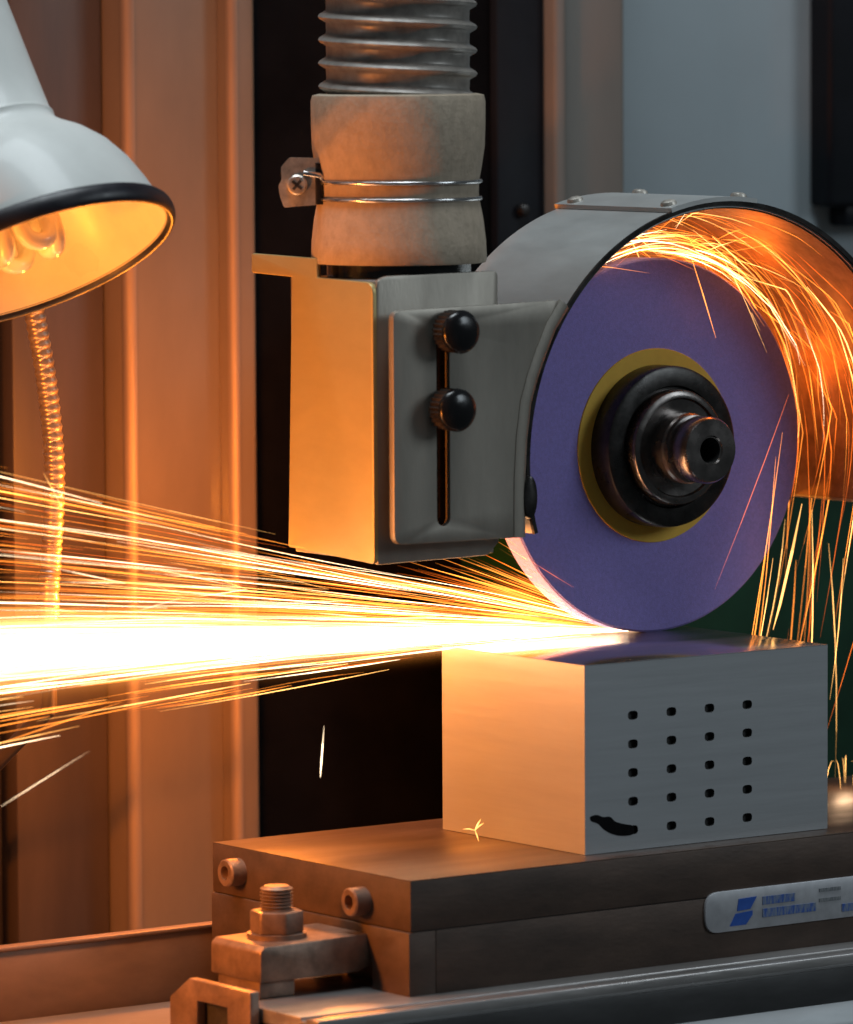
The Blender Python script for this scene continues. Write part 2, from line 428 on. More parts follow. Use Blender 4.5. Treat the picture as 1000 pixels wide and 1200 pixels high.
# ================================================================ STEEL BLOCK
bk = empty('steel_block', (83, 65, -101), 'grey ground steel block with twenty dark holes in its side on the chuck', 'steel block')
BX, BY, BZ = 166.5, 127.0, -100.6
HX = [32.3+26.0*i for i in range(4)]; HZ = [-28.7-15.3*j for j in range(5)]
def block_body():
    bm = bmesh.new(); V = {}
    def v(x, y, z):
        k = (round(x, 3), round(y, 3), round(z, 3))
        if k not in V: V[k] = bm.verts.new(k)
        return V[k]
    xs = [0]; 
    for h in HX: xs += [h-6, h+6]
    xs += [BX]; zs = [0]
    for h in HZ: zs += [h+6, h-6]
    zs += [BZ]
    for i in range(len(xs)-1):
        for j in range(len(zs)-1):
            x0, x1, z0, z1 = xs[i], xs[i+1], zs[j], zs[j+1]
            if i % 2 == 1 and j % 2 == 1:
                cx, cz = (x0+x1)/2, (z0+z1)/2; n = 16; ring = []; sq = []
                for k in range(n):
                    a = 2*PI*k/n+PI/4; c, s = math.cos(a), math.sin(a); m_ = max(abs(c), abs(s))
                    q4 = (abs(c)**3.2+abs(s)**3.2)**(-1/3.2)
                    ring.append(v(cx+3.3*c*q4, 0, cz+2.4*s*q4)); sq.append(v(cx+6*c/m_, 0, cz+6*s/m_))
                for k in range(n):
                    bm.faces.new((ring[k], ring[(k+1) % n], sq[(k+1) % n], sq[k]))
            else:
                bm.faces.new((v(x0, 0, z0), v(x1, 0, z0), v(x1, 0, z1), v(x0, 0, z1)))
    c = [v(0, 0, 0), v(BX, 0, 0), v(BX, 0, BZ), v(0, 0, BZ)]
    d = [v(0, BY, 0), v(BX, BY, 0), v(BX, BY, BZ), v(0, BY, BZ)]
    bm.faces.new((c[0], d[0], d[3], c[3])); bm.faces.new((c[1], c[2], d[2], d[1]))
    bm.faces.new((d[0], d[1], d[2], d[3])); bm.faces.new((c[3], d[3], d[2], c[2]))
    return bm
bm = block_body()
bmesh.ops.recalc_face_normals(bm, faces=bm.faces[:])
bo = link('body', bm_mesh('body', bm, 20), X['block'], bk)
bo.data.polygons.foreach_set('use_smooth', [False]*len(bo.data.polygons))
prism('ground_top', [(0, 0), (BX, 0), (BX, BY), (0, BY)], 'z', -.6, .02, X['block_top'], bk, .25, 2).location.z += .0000
hole_me = None
def hole_bm():
    bm = bmesh.new(); n = 16; rings = []
    for (s, y) in ((1.03, .02), (.98, .6), (.92, 3.0)):
        row = []
        for k in range(n):
            c_, s_ = math.cos(2*PI*k/n+PI/4), math.sin(2*PI*k/n+PI/4); q4 = (abs(c_)**3.2+abs(s_)**3.2)**(-1/3.2)
            row.append(bm.verts.new((3.3*s*c_*q4, y, 2.4*s*s_*q4)))
        rings.append(row)
    for A, B in zip(rings, rings[1:]):
        for k in range(n): bm.faces.new((A[k], A[(k+1) % n], B[(k+1) % n], B[k]))
    bm.faces.new(rings[-1])
    return bm
hole_me = bm_mesh('hole', hole_bm())
for j, hz in enumerate(HZ):
    for i, hx in enumerate(HX):
        link('hole', hole_me, X['hole'], bk, (hx, 0, hz))
sm = []
rnd = random.Random(4)
up = [(3, -80.5), (8, -79.5), (12, -81.5), (17, -81.2), (20, -84.5), (26, -86.2), (33, -87.6)]
dn = [(33, -92.3), (28, -92.8), (22, -92.2), (17, -90.6), (12, -87.8), (9, -84.6), (4, -83.0)]
prism('ink_smear', rpoly(up+dn, 2.0, 3), 'y', -.12, .3, X['smear'], bk, 0)

# ================================================================ GRINDING WHEEL
CX, CZ, RW = 135.4, 103.6, 103.7
gw = empty('grinding_wheel', (CX, 112, CZ), 'violet abrasive grinding wheel with yellow paper ring and dark spindle nose', 'grinding wheel')
AX = (0, -1, 0)
def prof(*p): return list(p)
# lathe heights along -y, origin at y=112 (front face)
lathe('abrasive_disc', [(20, 0), (54, 0), (102.6, 0), (RW, -.9), (RW, -15.2), (102.6, -16), (20, -16)], (CX, 112, CZ), AX, X['abrasive'], gw, 180)
lathe('paper_ring', [(40, .05), (40, .7), (53.6, .7), (53.9, .05)], (CX, 112, CZ), AX, X['blotter'], gw, 96)
fl = lathe('flange', [(20, .7), (44.8, .7), (44.8, 13.2), (44.2, 15.6), (42.5, 16.4), (34, 16.4), (33, 14.5), (20, 14.5)], (CX, 112, CZ), AX, X['dark_steel'], gw, 96)
lathe('collar', [(20, 14.4), (32, 14.4), (32, 20.5), (31.2, 22.6), (29.5, 23.4), (27.5, 23.4), (26.6, 22.0), (17, 21.4)], (CX, 112, CZ), AX, X['hub_steel'], gw, 80)
sp = lathe('spindle_nose', [(19.5, 21.3), (19.5, 31), (18.6, 32.2), (18.6, 35.4), (16.2, 36.2), (16.2, 38.6), (18.4, 39.4), (18.4, 48), (17.2, 50), (8.2, 50.2), (7.6, 49.2), (7.0, 49.2)], (CX, 112, CZ), AX, X['hub_steel'], gw, 64)
lathe('bore', [(7.1, 49.1), (6.8, 44), (6.6, 26), (0, 24)], (CX, 112, CZ), AX, X['hole'], sp, 40)
lathe('spindle', [(19, -16), (19, -80), (0, -80)], (CX, 112, CZ), AX, X['hub_steel'], gw, 40)

# ================================================================ WHEEL GUARD
gd = empty('wheel_guard', (100, 100, 55), 'grey sheet metal wheel guard with bracket, slotted plate and black knobs', 'wheel guard')
A0, A1 = -16, 196
link('hood_shell', bm_mesh('hood_shell', sector_bm(133.2, 136.3, A0, A1, 50, 150, CX, CZ, 90)), X['guard'], gd)
link('rim_lip', bm_mesh('rim_lip', sector_bm(134.3, 136.7, A0, A1, 48.2, 50.3, CX, CZ, 90)), X['dark_steel'], gd)
bw = arc2(CX, CZ, 133.5, A0, A1, 60)
# back wall: hood outline with a hole for the spindle left as a slot open downward
slot = [(CX-132, CZ-36.5), (CX-26, CZ-36.5), (CX-26, CZ)] + arc2(CX, CZ, 26, 180, 0, 14) + [(CX+26, CZ-36.5), (CX+132, CZ-36.5)]
bmw = prism_bm(bw + slot[1:-1], 'y', 146.5, 149.6, 0)
link('back_wall', bm_mesh('back_wall', bmw), X['guard_in'], gd)
link('liner', bm_mesh('liner', sector_bm(132.4, 133.15, A0+.5, A1-.5, 52, 146, CX, CZ, 90)), X['guard_in'], gd)
cp = link('cover_plate', bm_mesh('cover_plate', sector_bm(136.5, 139.0, 81.2, 106.2, 47.8, 152, CX, CZ, 10)), X['guard'], gd)
def pan_head():
    bm = lathe_bm([(4.6, -.5), (4.6, .6), (4.0, 1.9), (2.4, 2.6), (0, 2.8)], (0, 0, 0), (0, 0, 1), 20)
    return bm
scr_me = bm_mesh('screw', pan_head())
for k, (ang, y) in enumerate(((84.0, 56), (103.5, 58), (84.0, 143), (103.5, 141))):
    a = math.radians(ang)
    o = link('screw', scr_me, X['zinc'], cp, (CX+138.9*math.cos(a), y, CZ+138.9*math.sin(a)))
    o.rotation_euler = (0, PI/2-a, 0)
# spindle housing behind the hood, joins the guard to the column
box('mounting_arm', (80, 190), (150.5, 436), (60, 150), X['guard_in'], gd, 3) if False else None

# bracket box carrying the hose
prism('bracket_side', rpoly([(57.5, 55), (57.5, 202.4), (108.5, 203.6), (108.5, 213.6), (169.5, 214.6), (169.5, 204.2), (131.5, 203.2), (136.5, 58.6)], [3, 6, 0, 0, 1.5, 1.5, 0, 1]), 'x', -94.5, -91.5, X['bracket'], gd, .7)
prism('bracket_front', rpoly([(-92, 54.5), (-92, 203), (-86, 205.6), (-12.8, 206.4), (-12.8, 62), (-20, 55.4)], [1, 3, 3, 3, 0, 2]), 'y', 57.5, 60.5, X['plate'], gd, .6)
box('bracket_top', (-91.4, -13), (60.6, 134), (200.4, 203.2), X['guard'], gd, .5)
box('bracket_back', (-91.4, 20), (134, 137), (58, 203), X['plate'], gd, .5)
box('bracket_floor', (-91.4, -14), (60.6, 134), (56.2, 58.6), X['plate'], gd, .5)
# adjusting plate: slotted, right edge follows the hood
arc = [(18.9, 190)] + [(11.6, 178), (4.6, 164), (-1.2, 151), (-5.7, 137.4), (-8.6, 118), (-10, 97), (-10.3, 80), (-10.2, 65)]
outer = rpoly([(-89.5, 65.5), (-89.5, 187.6)], 0) 
def plate_with_slot():
    bm = bmesh.new()
    op = rpoly([(-89.5, 65.5), (-89.5, 187.8)]+arc, [6, 5, 2]+[0]*7+[2], 4)
    sl = arc2(-57.5, 176, 4.3, 0, 180, 8)+arc2(-57.5, 78, 4.3, 180, 360, 8)
    def ring(pts, y): 
        vs = [bm.verts.new((p[0], y, p[1])) for p in pts]
        return vs, [bm.edges.new((vs[i], vs[(i+1) % len(vs)])) for i in range(len(vs))]
    o1, e1 = ring(op, 46); s1, f1 = ring(sl, 46)
    bmesh.ops.triangle_fill(bm, edges=e1+f1, use_beauty=True)
    front = bm.faces[:]
    r = bmesh.ops.extrude_face_region(bm, geom=front)
    bmesh.ops.translate(bm, verts=[g for g in r['geom'] if isinstance(g, bmesh.types.BMVert)], vec=(0, 4.2, 0))
    bmesh.ops.recalc_face_normals(bm, faces=bm.faces[:])
    bevel(bm, .7, 2, 50)
    return bm
ap = link('adjusting_plate', bm_mesh('adjusting_plate', plate_with_slot()), X['plate'], gd)
# rolled flange along the curved edge
fb = bmesh.new(); rings = []
full = [(20.6, 189.6)]+arc[1:]
for i, p in enumerate(full):
    a = Vector((*full[max(i-1, 0)], 0)); b = Vector((*full[min(i+1, len(full)-1)], 0)); t = (b-a).normalized(); nrm = Vector((-t.y, t.x))
    q = []
    for (off, y) in ((-1.2, 45.6), (3.4, 44.4), (6.6, 46.4), (7.4, 50), (6.2, 50), (5.4, 48), (3, 46.8), (-1.2, 47.2)):
        q.append(fb.verts.new((p[0]+nrm.x*off, y, p[1]+nrm.y*off)))
    rings.append(q)
for A, B in zip(rings, rings[1:]):
    for k in range(8): fb.faces.new((A[k], A[(k+1) % 8], B[(k+1) % 8], B[k]))
fb.faces.new(rings[0][::-1]); fb.faces.new(rings[-1])
link('rolled_edge', bm_mesh('rolled_edge', fb, 60), X['plate'], ap)
box('slot_guide', (-65, -50), (52.5, 57.3), (70, 184), X['dark_steel'], ap, .5)
# spacers that hold the plate off the bracket, and the knobs
def knurl_bm(r, y0, y1, n=26):
    bm = bmesh.new(); A = []; B = []
    for k in range(n*2):
        a = PI*k/n; rr = r if k % 2 else r-1.1
        A.append(bm.verts.new((rr*math.cos(a), y0, rr*math.sin(a)))); B.append(bm.verts.new((rr*math.cos(a), y1, rr*math.sin(a))))
    for k in range(n*2): bm.faces.new((A[k], A[(k+1) % (2*n)], B[(k+1) % (2*n)], B[k]))
    bm.faces.new(A); bm.faces.new(B[::-1])
    bmesh.ops.recalc_face_normals(bm, faces=bm.faces[:])
    return bm
kn_me = bm_mesh('knob', knurl_bm(11.2, -12.4, -2.4), 20)
cap_me = bm_mesh('knob_cap', lathe_bm([(10.4, 10), (11.4, 12.4), (11.5, 13.6), (10.6, 15.4), (7.5, 16.8), (3.5, 17.4), (0, 17.6)], (0, 0, 0), AX, 40), 60)
st_me = bm_mesh('knob_stem', lathe_bm([(0, -11), (5.6, -11), (5.6, 3), (0, 3)], (0, 0, 0), AX, 20))
for (kx, kz) in ((-55.5, 176.4), (-58.0, 135.6)):
    k = link('knob', kn_me, X['hub_steel'], gd, (kx, 46, kz))
    link('knob_cap', cap_me, X['black'], k, (kx, 46, kz))
    link('knob_stem', st_me, X['hub_steel'], k, (kx, 46, kz))
prism('edge_stop', [(-1.0+4.6*math.cos(2*PI*k/24), 86+11.5*math.sin(2*PI*k/24)) for k in range(24)], 'y', 44.5, 52, X['dark_steel'], gd, 1.0)

# ================================================================ HOSE
HXc, HYc = -48.2, 98.0
hs = empty('extraction_hose', (HXc, HYc, 203), 'ribbed extraction hose with a worn beige cuff on the guard bracket', 'hose')
lathe('neck', [(38.4, 202.8), (38.4, 216), (36, 216)], (HXc, HYc, 0), (0, 0, 1), X['black'], hs, 64)
cuff = [(36, 211.5), (46.2, 210.6), (46.8, 212), (46.4, 222), (45.0, 234), (43.0, 244), (42.6, 248), (42.9, 254), (44.4, 262), (45.9, 272), (46.3, 284), (46.4, 296), (45.6, 299.3), (42, 300.2), (38, 300.2)]
lathe('cuff', cuff, (HXc, HYc, 0), (0, 0, 1), X['cuff'], hs, 96, 60)
def hose_bm():
    bm = bmesh.new(); n = 72; pitch = 12.3; z0, z1 = 296, 470; m = 6; rows = []
    rb = [(0, 38), (.40, 38.2), (.48, 39.8), (.56, 41.5), (.66, 42.3), (.76, 41.5), (.84, 39.8), (.92, 38.2)]
    turns = int((z1-z0)/pitch)
    for t in range(turns):
        for (f, r) in rb:
            row = []
            for k in range(n):
                zz = z0+(t+f+k/n)*pitch-pitch
                row.append(bm.verts.new((HXc+r*math.cos(-2*PI*k/n+2.6), HYc+r*math.sin(-2*PI*k/n+2.6), zz)))
            rows.append(row)
    for i in range(len(rows)-1):
        for k in range(n-1):
            bm.faces.new((rows[i][k], rows[i][k+1], rows[i+1][k+1], rows[i+1][k]))
        j = i+len(rb)
        if j+1 < len(rows):
            bm.faces.new((rows[i][n-1], rows[j][0], rows[j+1][0], rows[i+1][n-1]))
    return bm
link('ribbed_hose', bm_mesh('ribbed_hose', hose_bm(), 60), X['hose'], hs)
wc = empty('wire_hose_clamp', (HXc, HYc, 243), 'double wire hose clamp with a screwed lug around the beige cuff', 'hose clamp')
def ring_pts(z, r, a0, a1, n=80):
    return [(HXc+r*math.cos(math.radians(a0+(a1-a0)*k/n)), HYc+r*math.sin(math.radians(a0+(a1-a0)*k/n)), z) for k in range(n+1)]
tube('wire', ring_pts(253.6, 43.6, 146, 480), 1.15, X['wire'], wc, 10)
tube('wire', ring_pts(244.6, 43.5, 146, 480), 1.15, X['wire'], wc, 10)
# lug: a small bent plate facing out from the cuff beside the wires
R0u = Vector((-.81, .587, 0)); Fu = Vector((-.587, -.81, 0))
def lugpt(u, f, z): 
    p = Vector((HXc, HYc, 0))+R0u*(u-2.5)+Fu*f; return (p.x, p.y, z)
lug = bmesh.new(); LP = rpoly([(43.5, 242), (43.5, 266.5), (60, 267), (64.5, 262), (64.2, 255), (66, 252), (65, 246), (63, 240.5)], 1.2, 3)
Af = [lug.verts.new(lugpt(u, 17, z)) for u, z in LP]; Bf = [lug.verts.new(lugpt(u, 14.2, z)) for u, z in LP]
lug.faces.new(Af); lug.faces.new(Bf[::-1])
for i in range(len(LP)): lug.faces.new((Af[i], Af[(i+1) % len(LP)], Bf[(i+1) % len(LP)], Bf[i]))
lo = link('lug', bm_mesh('lug', lug), X['zinc'], wc)
lathe('screw_head', [(5.4, 0), (5.4, 1.6), (4.4, 2.6), (0, 3)], lugpt(56, 17, 252.5), Fu, X['zinc'], lo, 24)
def cross(name, L_, w, rot):
    bm = bmesh.new(); r = bmesh.ops.create_cube(bm, size=1); c = Vector(lugpt(56, 19.75, 252.5))
    for v in r['verts']:
        uu = v.co.x*L_; vv = v.co.z*w
        a = uu*math.cos(rot)-vv*math.sin(rot); b = uu*math.sin(rot)+vv*math.cos(rot)
        v.co = c+R0u*a+Vector((0, 0, 1))*b+Fu*(v.co.y*.8)
    return link(name, bm_mesh(name, bm), X['hole'], lo)
cross('screw_slot', 6.4, 1.5, .7); cross('screw_slot', 6.4, 1.5, .7+PI/2)
tube('wire_end', [lugpt(38, 13, 253.6), lugpt(42, 16, 255), lugpt(44, 18.5, 257.5), lugpt(52.5, 18.4, 258.8)], 1.5, X['wire'], wc, 10)
tube('wire_end', [lugpt(40, 10, 244.6), lugpt(42, 13, 245), lugpt(44.5, 15.5, 246)], 1.3, X['wire'], wc, 10)
box('barrel', (-85, -79), (108, 116), (242, 263), X['zinc'], wc, 1.2) if False else None
bb = bmesh.new(); q = rpoly([(42.4, 8), (42.4, 17.5), (46.5, 17.5), (46.5, 8)], 1, 3)
Ab = [bb.verts.new(lugpt(u, f, 242)) for u, f in q]; Bb = [bb.verts.new(lugpt(u, f, 264)) for u, f in q]
bb.faces.new(Ab); bb.faces.new(Bb[::-1])
for i in range(len(q)): bb.faces.new((Ab[i], Ab[(i+1) % len(q)], Bb[(i+1) % len(q)], Bb[i]))
link('barrel', bm_mesh('barrel', bb), X['dark_steel'], lo)

# ================================================================ LAMP
LC = Vector((-264, 120, 215.2))
la = (RV*-math.sin(math.radians(20.5)) + UV*math.cos(math.radians(20.5)))*math.cos(math.radians(13.8)) + DV*math.sin(math.radians(13.8))
lamp = empty('work_lamp', tuple(LC), 'white enamel work lamp with black rim hanging open side down above the sparks', 'lamp')
OUT = [(78.6, 1), (78.0, 5), (76.6, 12), (73.6, 23), (69, 36), (62, 49), (53, 59.5), (44.5, 66.5), (39.6, 71.5), (38.4, 75), (38.8, 77.5), (37.6, 80), (36.6, 110), (35.6, 150), (34.5, 190), (30, 196), (0, 197)]
INN = [(0, 72), (30, 71), (40, 66), (52, 56.5), (61, 46.5), (67.6, 34.5), (72, 22), (75, 11.5), (76.4, 4), (77, 1)]
OUT = [(a*.95, b*.95) for a, b in OUT]; INN = [(a*.95, b*.95) for a, b in INN]
shade = link('lamp_shade', bm_mesh('lamp_shade', lathe_bm(OUT, LC, la, 96), 30), X['enamel'], lamp)
link('reflector', bm_mesh('reflector', lathe_bm(INN, LC, la, 96), 40), X['enamel_in'], lamp)
rim = [(75.6+2.8*math.cos(2*PI*k/16), 3.6+5.4*math.sin(2*PI*k/16)) for k in range(16)]
link('rim', bm_mesh('rim', lathe_bm(rim, LC, la, 96, closed=True), 60), X['rubber'], lamp)
a_, u_, w_ = frame_of(la)
bulb = link('bulb', bm_mesh('bulb', lathe_bm([(0, 66), (19, 66), (21, 62), (21, 40), (18, 36), (0, 36)], LC, la, 40)), X['enamel_in'], lamp)
# side of the lamp that faces the camera's right, so the tubes can be laid out around the axis
side = (RV - la*RV.dot(la)).normalized(); fwd = la.cross(side)
for k in range(4):
    c, s = math.cos(k*PI/2+.5), math.sin(k*PI/2+.5)
    rad = side*c+fwd*s; tan = side*-s+fwd*c
    ctr = LC+rad*15
    pts = [ctr-tan*8+la*40]+[ctr-tan*8+la*(8+12-20*0)]
    pts += [ctr+tan*(-8*math.cos(PI*j/10))+la*(14-8*math.sin(PI*j/10)) for j in range(11)]
    pts += [ctr+tan*8+la*40]
    tube('glass_tube', pts, 4.6, X['glass'], bulb, 12)
# swivel arm that carries the lamp, out of the frame above
bl = bpy.data.lights.new('bulb_light', 'POINT'); bl.energy = .008; bl.color = (1.0, .60, .12); bl.shadow_soft_size = .012
blo = bpy.data.objects.new('bulb_light', bl); COL.objects.link(blo); blo.location = (LC+la*1)*MM; blo['kind'] = 'helper'
top = LC+la*190
tube('arm', [tuple(top), tuple(top+la*20), tuple(top+Vector((-60, 40, 60))), tuple(top+Vector((-260, 260, 120)))], 9, X['enamel'], lamp, 14)

# gooseneck conduit hanging behind the lamp
cd = empty('flexible_conduit', (-142, 300, -187), 'ribbed flexible metal conduit hanging behind the lamp beside the column', 'conduit')
cpts = [(-164, 300, 260), (-156, 300, 215), (-150, 300, 180), (-142.4, 300, 140), (-138, 300, 93), (-140.5, 300, 45), (-142.4, 300, 20), (-144, 300, -60), (-146, 300, -186)]
dense = []; rr = []
for i in range(len(cpts)-1):
    a, b = Vector(cpts[i]), Vector(cpts[i+1]); n = max(2, int((b-a).length/1.25))
    for k in range(n):
        t = k/n; p0 = Vector(cpts[max(i-1, 0)]); p3 = Vector(cpts[min(i+2, len(cpts)-1)])
        q = .5*((2*a)+(b-p0)*t+(2*p0-5*a+4*b-p3)*t*t+(3*a-p0-3*b+p3)*t**3)
        dense.append(q); rr.append(5.2+1.0*(.5+.5*math.cos(2*PI*len(dense)/4)))
# only the length above the spark stream shows as a hanging hose; it ends in a plain pipe below
cut = [i for i, q in enumerate(dense) if q.z > 8][-1]
link('corrugated_hose', bm_mesh('corrugated_hose', tube_bm(dense[:cut], rr[:cut], 12), 60), X['conduit'], cd)
tube('plain_pipe', [tuple(dense[cut-2]), (-143, 300, -40), (-147, 420, -120), (-147, 470, -150)], 4.6, X['column_dark'], cd, 12)

# ================================================================ SPARKS
class Streaks:
    def __init__(s): s.v = []; s.f = []; s.m = []; s.h = []; s.rnd = random.Random(5)
    def add(s, pts, r0, mi, taper=True):
        n = 3; base = len(s.v); L_ = len(pts)
        prev = None; amp = s.rnd.uniform(.45, 1.45); pk = s.rnd.uniform(.05, .6); tail = s.rnd.uniform(.05, .5)
        for i, p in enumerate(pts):
            p = Vector(p)
            t = Vector(pts[min(i+1, L_-1)])-Vector(pts[max(i-1, 0)])
            if t.length < 1e-6: t = Vector((1, 0, 0))
            t.normalize()
            u = t.orthogonal().normalized() if prev is None else (prev-t*prev.dot(t)).normalized()
            prev = u; w = t.cross(u)
            k = i/(L_-1)
            r = r0*(min(1, .25+4*k)*min(1, .12+2.2*(1-k)) if taper else 1)
            hh = amp*((.45+.55*k/pk) if k < pk else tail+(1-tail)*((1-k)/(1-pk)))*s.rnd.uniform(.8, 1.2)
            for j in range(n):
                s.h.append(hh)
                a = 2*PI*j/n
                q = p+(u*math.cos(a)+w*math.sin(a))*r
                s.v.append((q.x*MM, q.y*MM, q.z*MM))
        for i in range(L_-1):
            for j in range(n):
                s.f.append((base+i*n+j, base+i*n+(j+1) % n, base+(i+1)*n+(j+1) % n, base+(i+1)*n+j)); s.m.append(mi*6+min(5, int(4*(s.h[base+i*n]+s.h[base+(i+1)*n])/2)))
    def build(s, name, mats, label, cat):
        me = bpy.data.meshes.new(name); me.from_pydata(s.v, [], s.f)
        for m_ in mats: me.materials.append(m_)
        me.polygons.foreach_set('material_index', s.m)
        o = bpy.data.objects.new(name, me); COL.objects.link(o)
        return tag(o, label, cat, None, 'stuff')
SPM = []      # four temperatures, six brightnesses each: a trail flares up and cools along its length
for nm, c_, st0 in (('spark_dull', (1.0, .17, .015), .9), ('spark_orange', (1.0, .28, .035), 1.7),
                    ('spark_yellow', (1.0, .48, .13), 2.3), ('spark_white', (1.0, .74, .46), 2.8)):
    for lv in range(6):
        SPM.append(emis(nm, c_, st0*(.12+.27*lv)))
rs = random.Random(11)
st = Streaks()
P0 = Vector((128, 119, 1.0))
def stream_pt(s, el, az, drop):
    # s: path length; gentle fall with distance
    return P0+Vector((-math.cos(el)*math.cos(az)*s, math.sin(az)*s, math.sin(el)*s-drop*s*s*1e-5))
def streak(s0, s1, el, az, drop, r, mi, y_off, n=6, wob=0.0):
    pts = []; cu = rs.gauss(0, 1.6)*(s1-s0)/200
    for i in range(n):
        s = s0+(s1-s0)*i/(n-1)
        p = stream_pt(s, el, az, drop); p.y += y_off; p.z += cu*(1-(2*i/(n-1)-1)**2)
        if wob: p.z += rs.gauss(0, wob)
        pts.append(p)
    st.add(pts, r, mi)
def hits(s0, s1, el, az):   # keep streaks clear of the bracket's floor
    for i in range(8):
        s = s0+(s1-s0)*i/7; p = stream_pt(s, el, az, 0)
        if -97 < p.x < 26 and p.z > 53: return True
    return False
D2 = math.radians
# dense core
for i in range(380):
    el = D2(rs.gauss(2.9, 1.2)); az = D2(rs.gauss(0, 2.0))
    s0 = rs.uniform(0, 560)*rs.random()**.35; s1 = s0+rs.uniform(60, 260)
    streak(s0, s1, el, az, rs.uniform(2, 8), rs.uniform(.10, .30), rs.choice([1, 2, 3, 3]), rs.uniform(-6, 6), 5)
# upper fan
for i in range(430):
    e = 2.5+13.4*(rs.random()**1.5)
    el = D2(e); az = D2(rs.gauss(0, 2.6))
    s0 = rs.uniform(0, 560)*rs.random()**.4; s1 = s0+rs.uniform(50, 330)
    if hits(s0, s1, el, az): continue
    mi = rs.choices([0, 1, 2, 3], [4, 5, 1.2, 2.4])[0]
    streak(s0, s1, el, az, rs.uniform(3, 9), rs.uniform(.06, .13)+.17*rs.random()**3, mi, rs.uniform(-5, 5), 9)
# fine red-orange rays that leave the wheel's rim just behind the contact
for i in range(170):
    e = rs.uniform(5, 34); el = D2(e)
    s0 = rs.uniform(30, 75); s1 = s0+rs.uniform(30, 110)
    if hits(s0, s1, el, 0): continue
    streak(s0, s1, el, D2(rs.gauss(0, 1.5)), 4, rs.uniform(.13, .3), rs.choice([0, 0, 1, 1]), rs.uniform(-4, 5), 5)
# under side
for i in range(80):
    e = 1.3-4.2*(rs.random()**1.3)
    s0 = rs.uniform(150, 560); s1 = s0+rs.uniform(40, 170)
    mi = rs.choices([0, 1, 2, 3], [3, 5, 4, 2])[0]
    streak(s0, s1, D2(e), D2(rs.gauss(0, 1.8)), rs.uniform(3, 9), rs.uniform(.10, .34), mi, rs.uniform(-5, 5), 6)
# strays that spread sideways towards the column
for i in range(45):
    s0 = rs.uniform(90, 260); s1 = s0+rs.uniform(40, 150); el = D2(rs.uniform(2, 11)); az = D2(rs.uniform(5, 26))
    if hits(s0, s1, el, 0): continue
    streak(s0, s1, el, az, 5, rs.uniform(.09, .18), rs.choice([0, 1, 1]), 0, 5)
# little forked bursts
def burst(c, n, L_, r=.22, mi=2):
    for k in range(n):
        a = PI+rs.gauss(0, .9); d = RV*math.cos(a)+UV*math.sin(a)+DV*rs.uniform(-.5, .5); l = L_*rs.uniform(.5, 1)
        b = d+RV*rs.uniform(-.1, .1)+UV*rs.uniform(-.1, .1)
        st.add([c, c+d*l*.5, c+d*l*.5+b*l*.5], r, mi)
for i in range(14):      # a trail that breaks into two or three finer ones
    s = rs.uniform(180, 420); e = rs.uniform(3, 12); az = rs.gauss(0, 2)
    if hits(s-60, s+90, D2(e), 0): continue
    for k in range(rs.randrange(2, 4)):
        a_ = stream_pt(s, D2(e), D2(az), 5); b_ = stream_pt(s+rs.uniform(25, 70), D2(e+rs.uniform(-1.6, 1.6)), D2(az+rs.uniform(-2, 2)), 5)
        st.add([a_+(b_-a_)*t for t in (0, .25, .5, .75, 1)], rs.uniform(.06, .12), rs.choice([2, 3]))
c0 = Vector((-13, 80, -95))
for (du, dv) in ((-6.5, .6), (3.2, 6.0), (2.2, -6.5), (5.0, 4.0)):
    st.add([c0, c0+(RV*du+UV*dv)*.5+UV*.5, c0+RV*du+UV*dv], .32, 2)
def single(a, b, r, mi):
    a, b = Vector(a), Vector(b); st.add([a+(b-a)*t for t in (0, .3, .65, 1)], r, mi)
single((-128, 60, -55), (-125.4, 60, -28), .42, 3)
single((-324, 60, -54), (-271, 60, -30), .17, 3)
single((-290, 115, -30), (-215, 115, -14), .5, 1)
single((-262, 115, 108), (-250, 115, 88), .25, 2)
st.build('spark_stream', SPM, 'bright stream of white and orange sparks flying off the wheel along the table', 'sparks')

# sparks carried round inside the hood, thrown out and falling behind the block
sh = Streaks(); rg = random.Random(23)
def orbit(phi, spd, out, y, steps=260, dt=.0009, g=-9800.):
    a = math.radians(phi)
    p = Vector((CX+105.5*math.cos(a), y, CZ+105.5*math.sin(a)))
    t = Vector((math.sin(a), 0, -math.cos(a))); n = Vector((math.cos(a), 0, math.sin(a)))
    v = t*spd+n*out*spd; v.y = rg.gauss(-.05, .09)*spd
    path = [p.copy()]
    for i in range(steps):
        v.z += g*dt; v *= .997
        p = p+v*dt
        d = Vector((p.x-CX, 0, p.z-CZ)); ang = math.degrees(math.atan2(d.z, d.x))
        if d.length > 129.5 and p.z > CZ-34 and ang > -14:
            nn = d.normalized(); vn = v.dot(nn)
            if vn > 0: v -= nn*vn*rg.uniform(1.0, 1.45)
            p -= nn*(d.length-129.5)
        elif d.length < 105:
            nn = d.normalized(); vn = v.dot(nn)
            if vn < 0: v -= nn*vn*1.15
            p += nn*(105-d.length)
        p.y = min(143.5, max(60, p.y))
        if p.z < -99: break
        if p.x < BX+6 and p.y < BY+4 and p.z < 2: return []
        path.append(p.copy())
    return path
def chop(path, lo, hi, r, mi):
    n = len(path); i0 = int(n*lo); i1 = min(n-1, int(n*hi))
    if i1-i0 < 3: return
    st_ = max(1, (i1-i0)//12)
    sh.add([path[i] for i in range(i0, i1, st_)]+[path[i1]], r, mi)
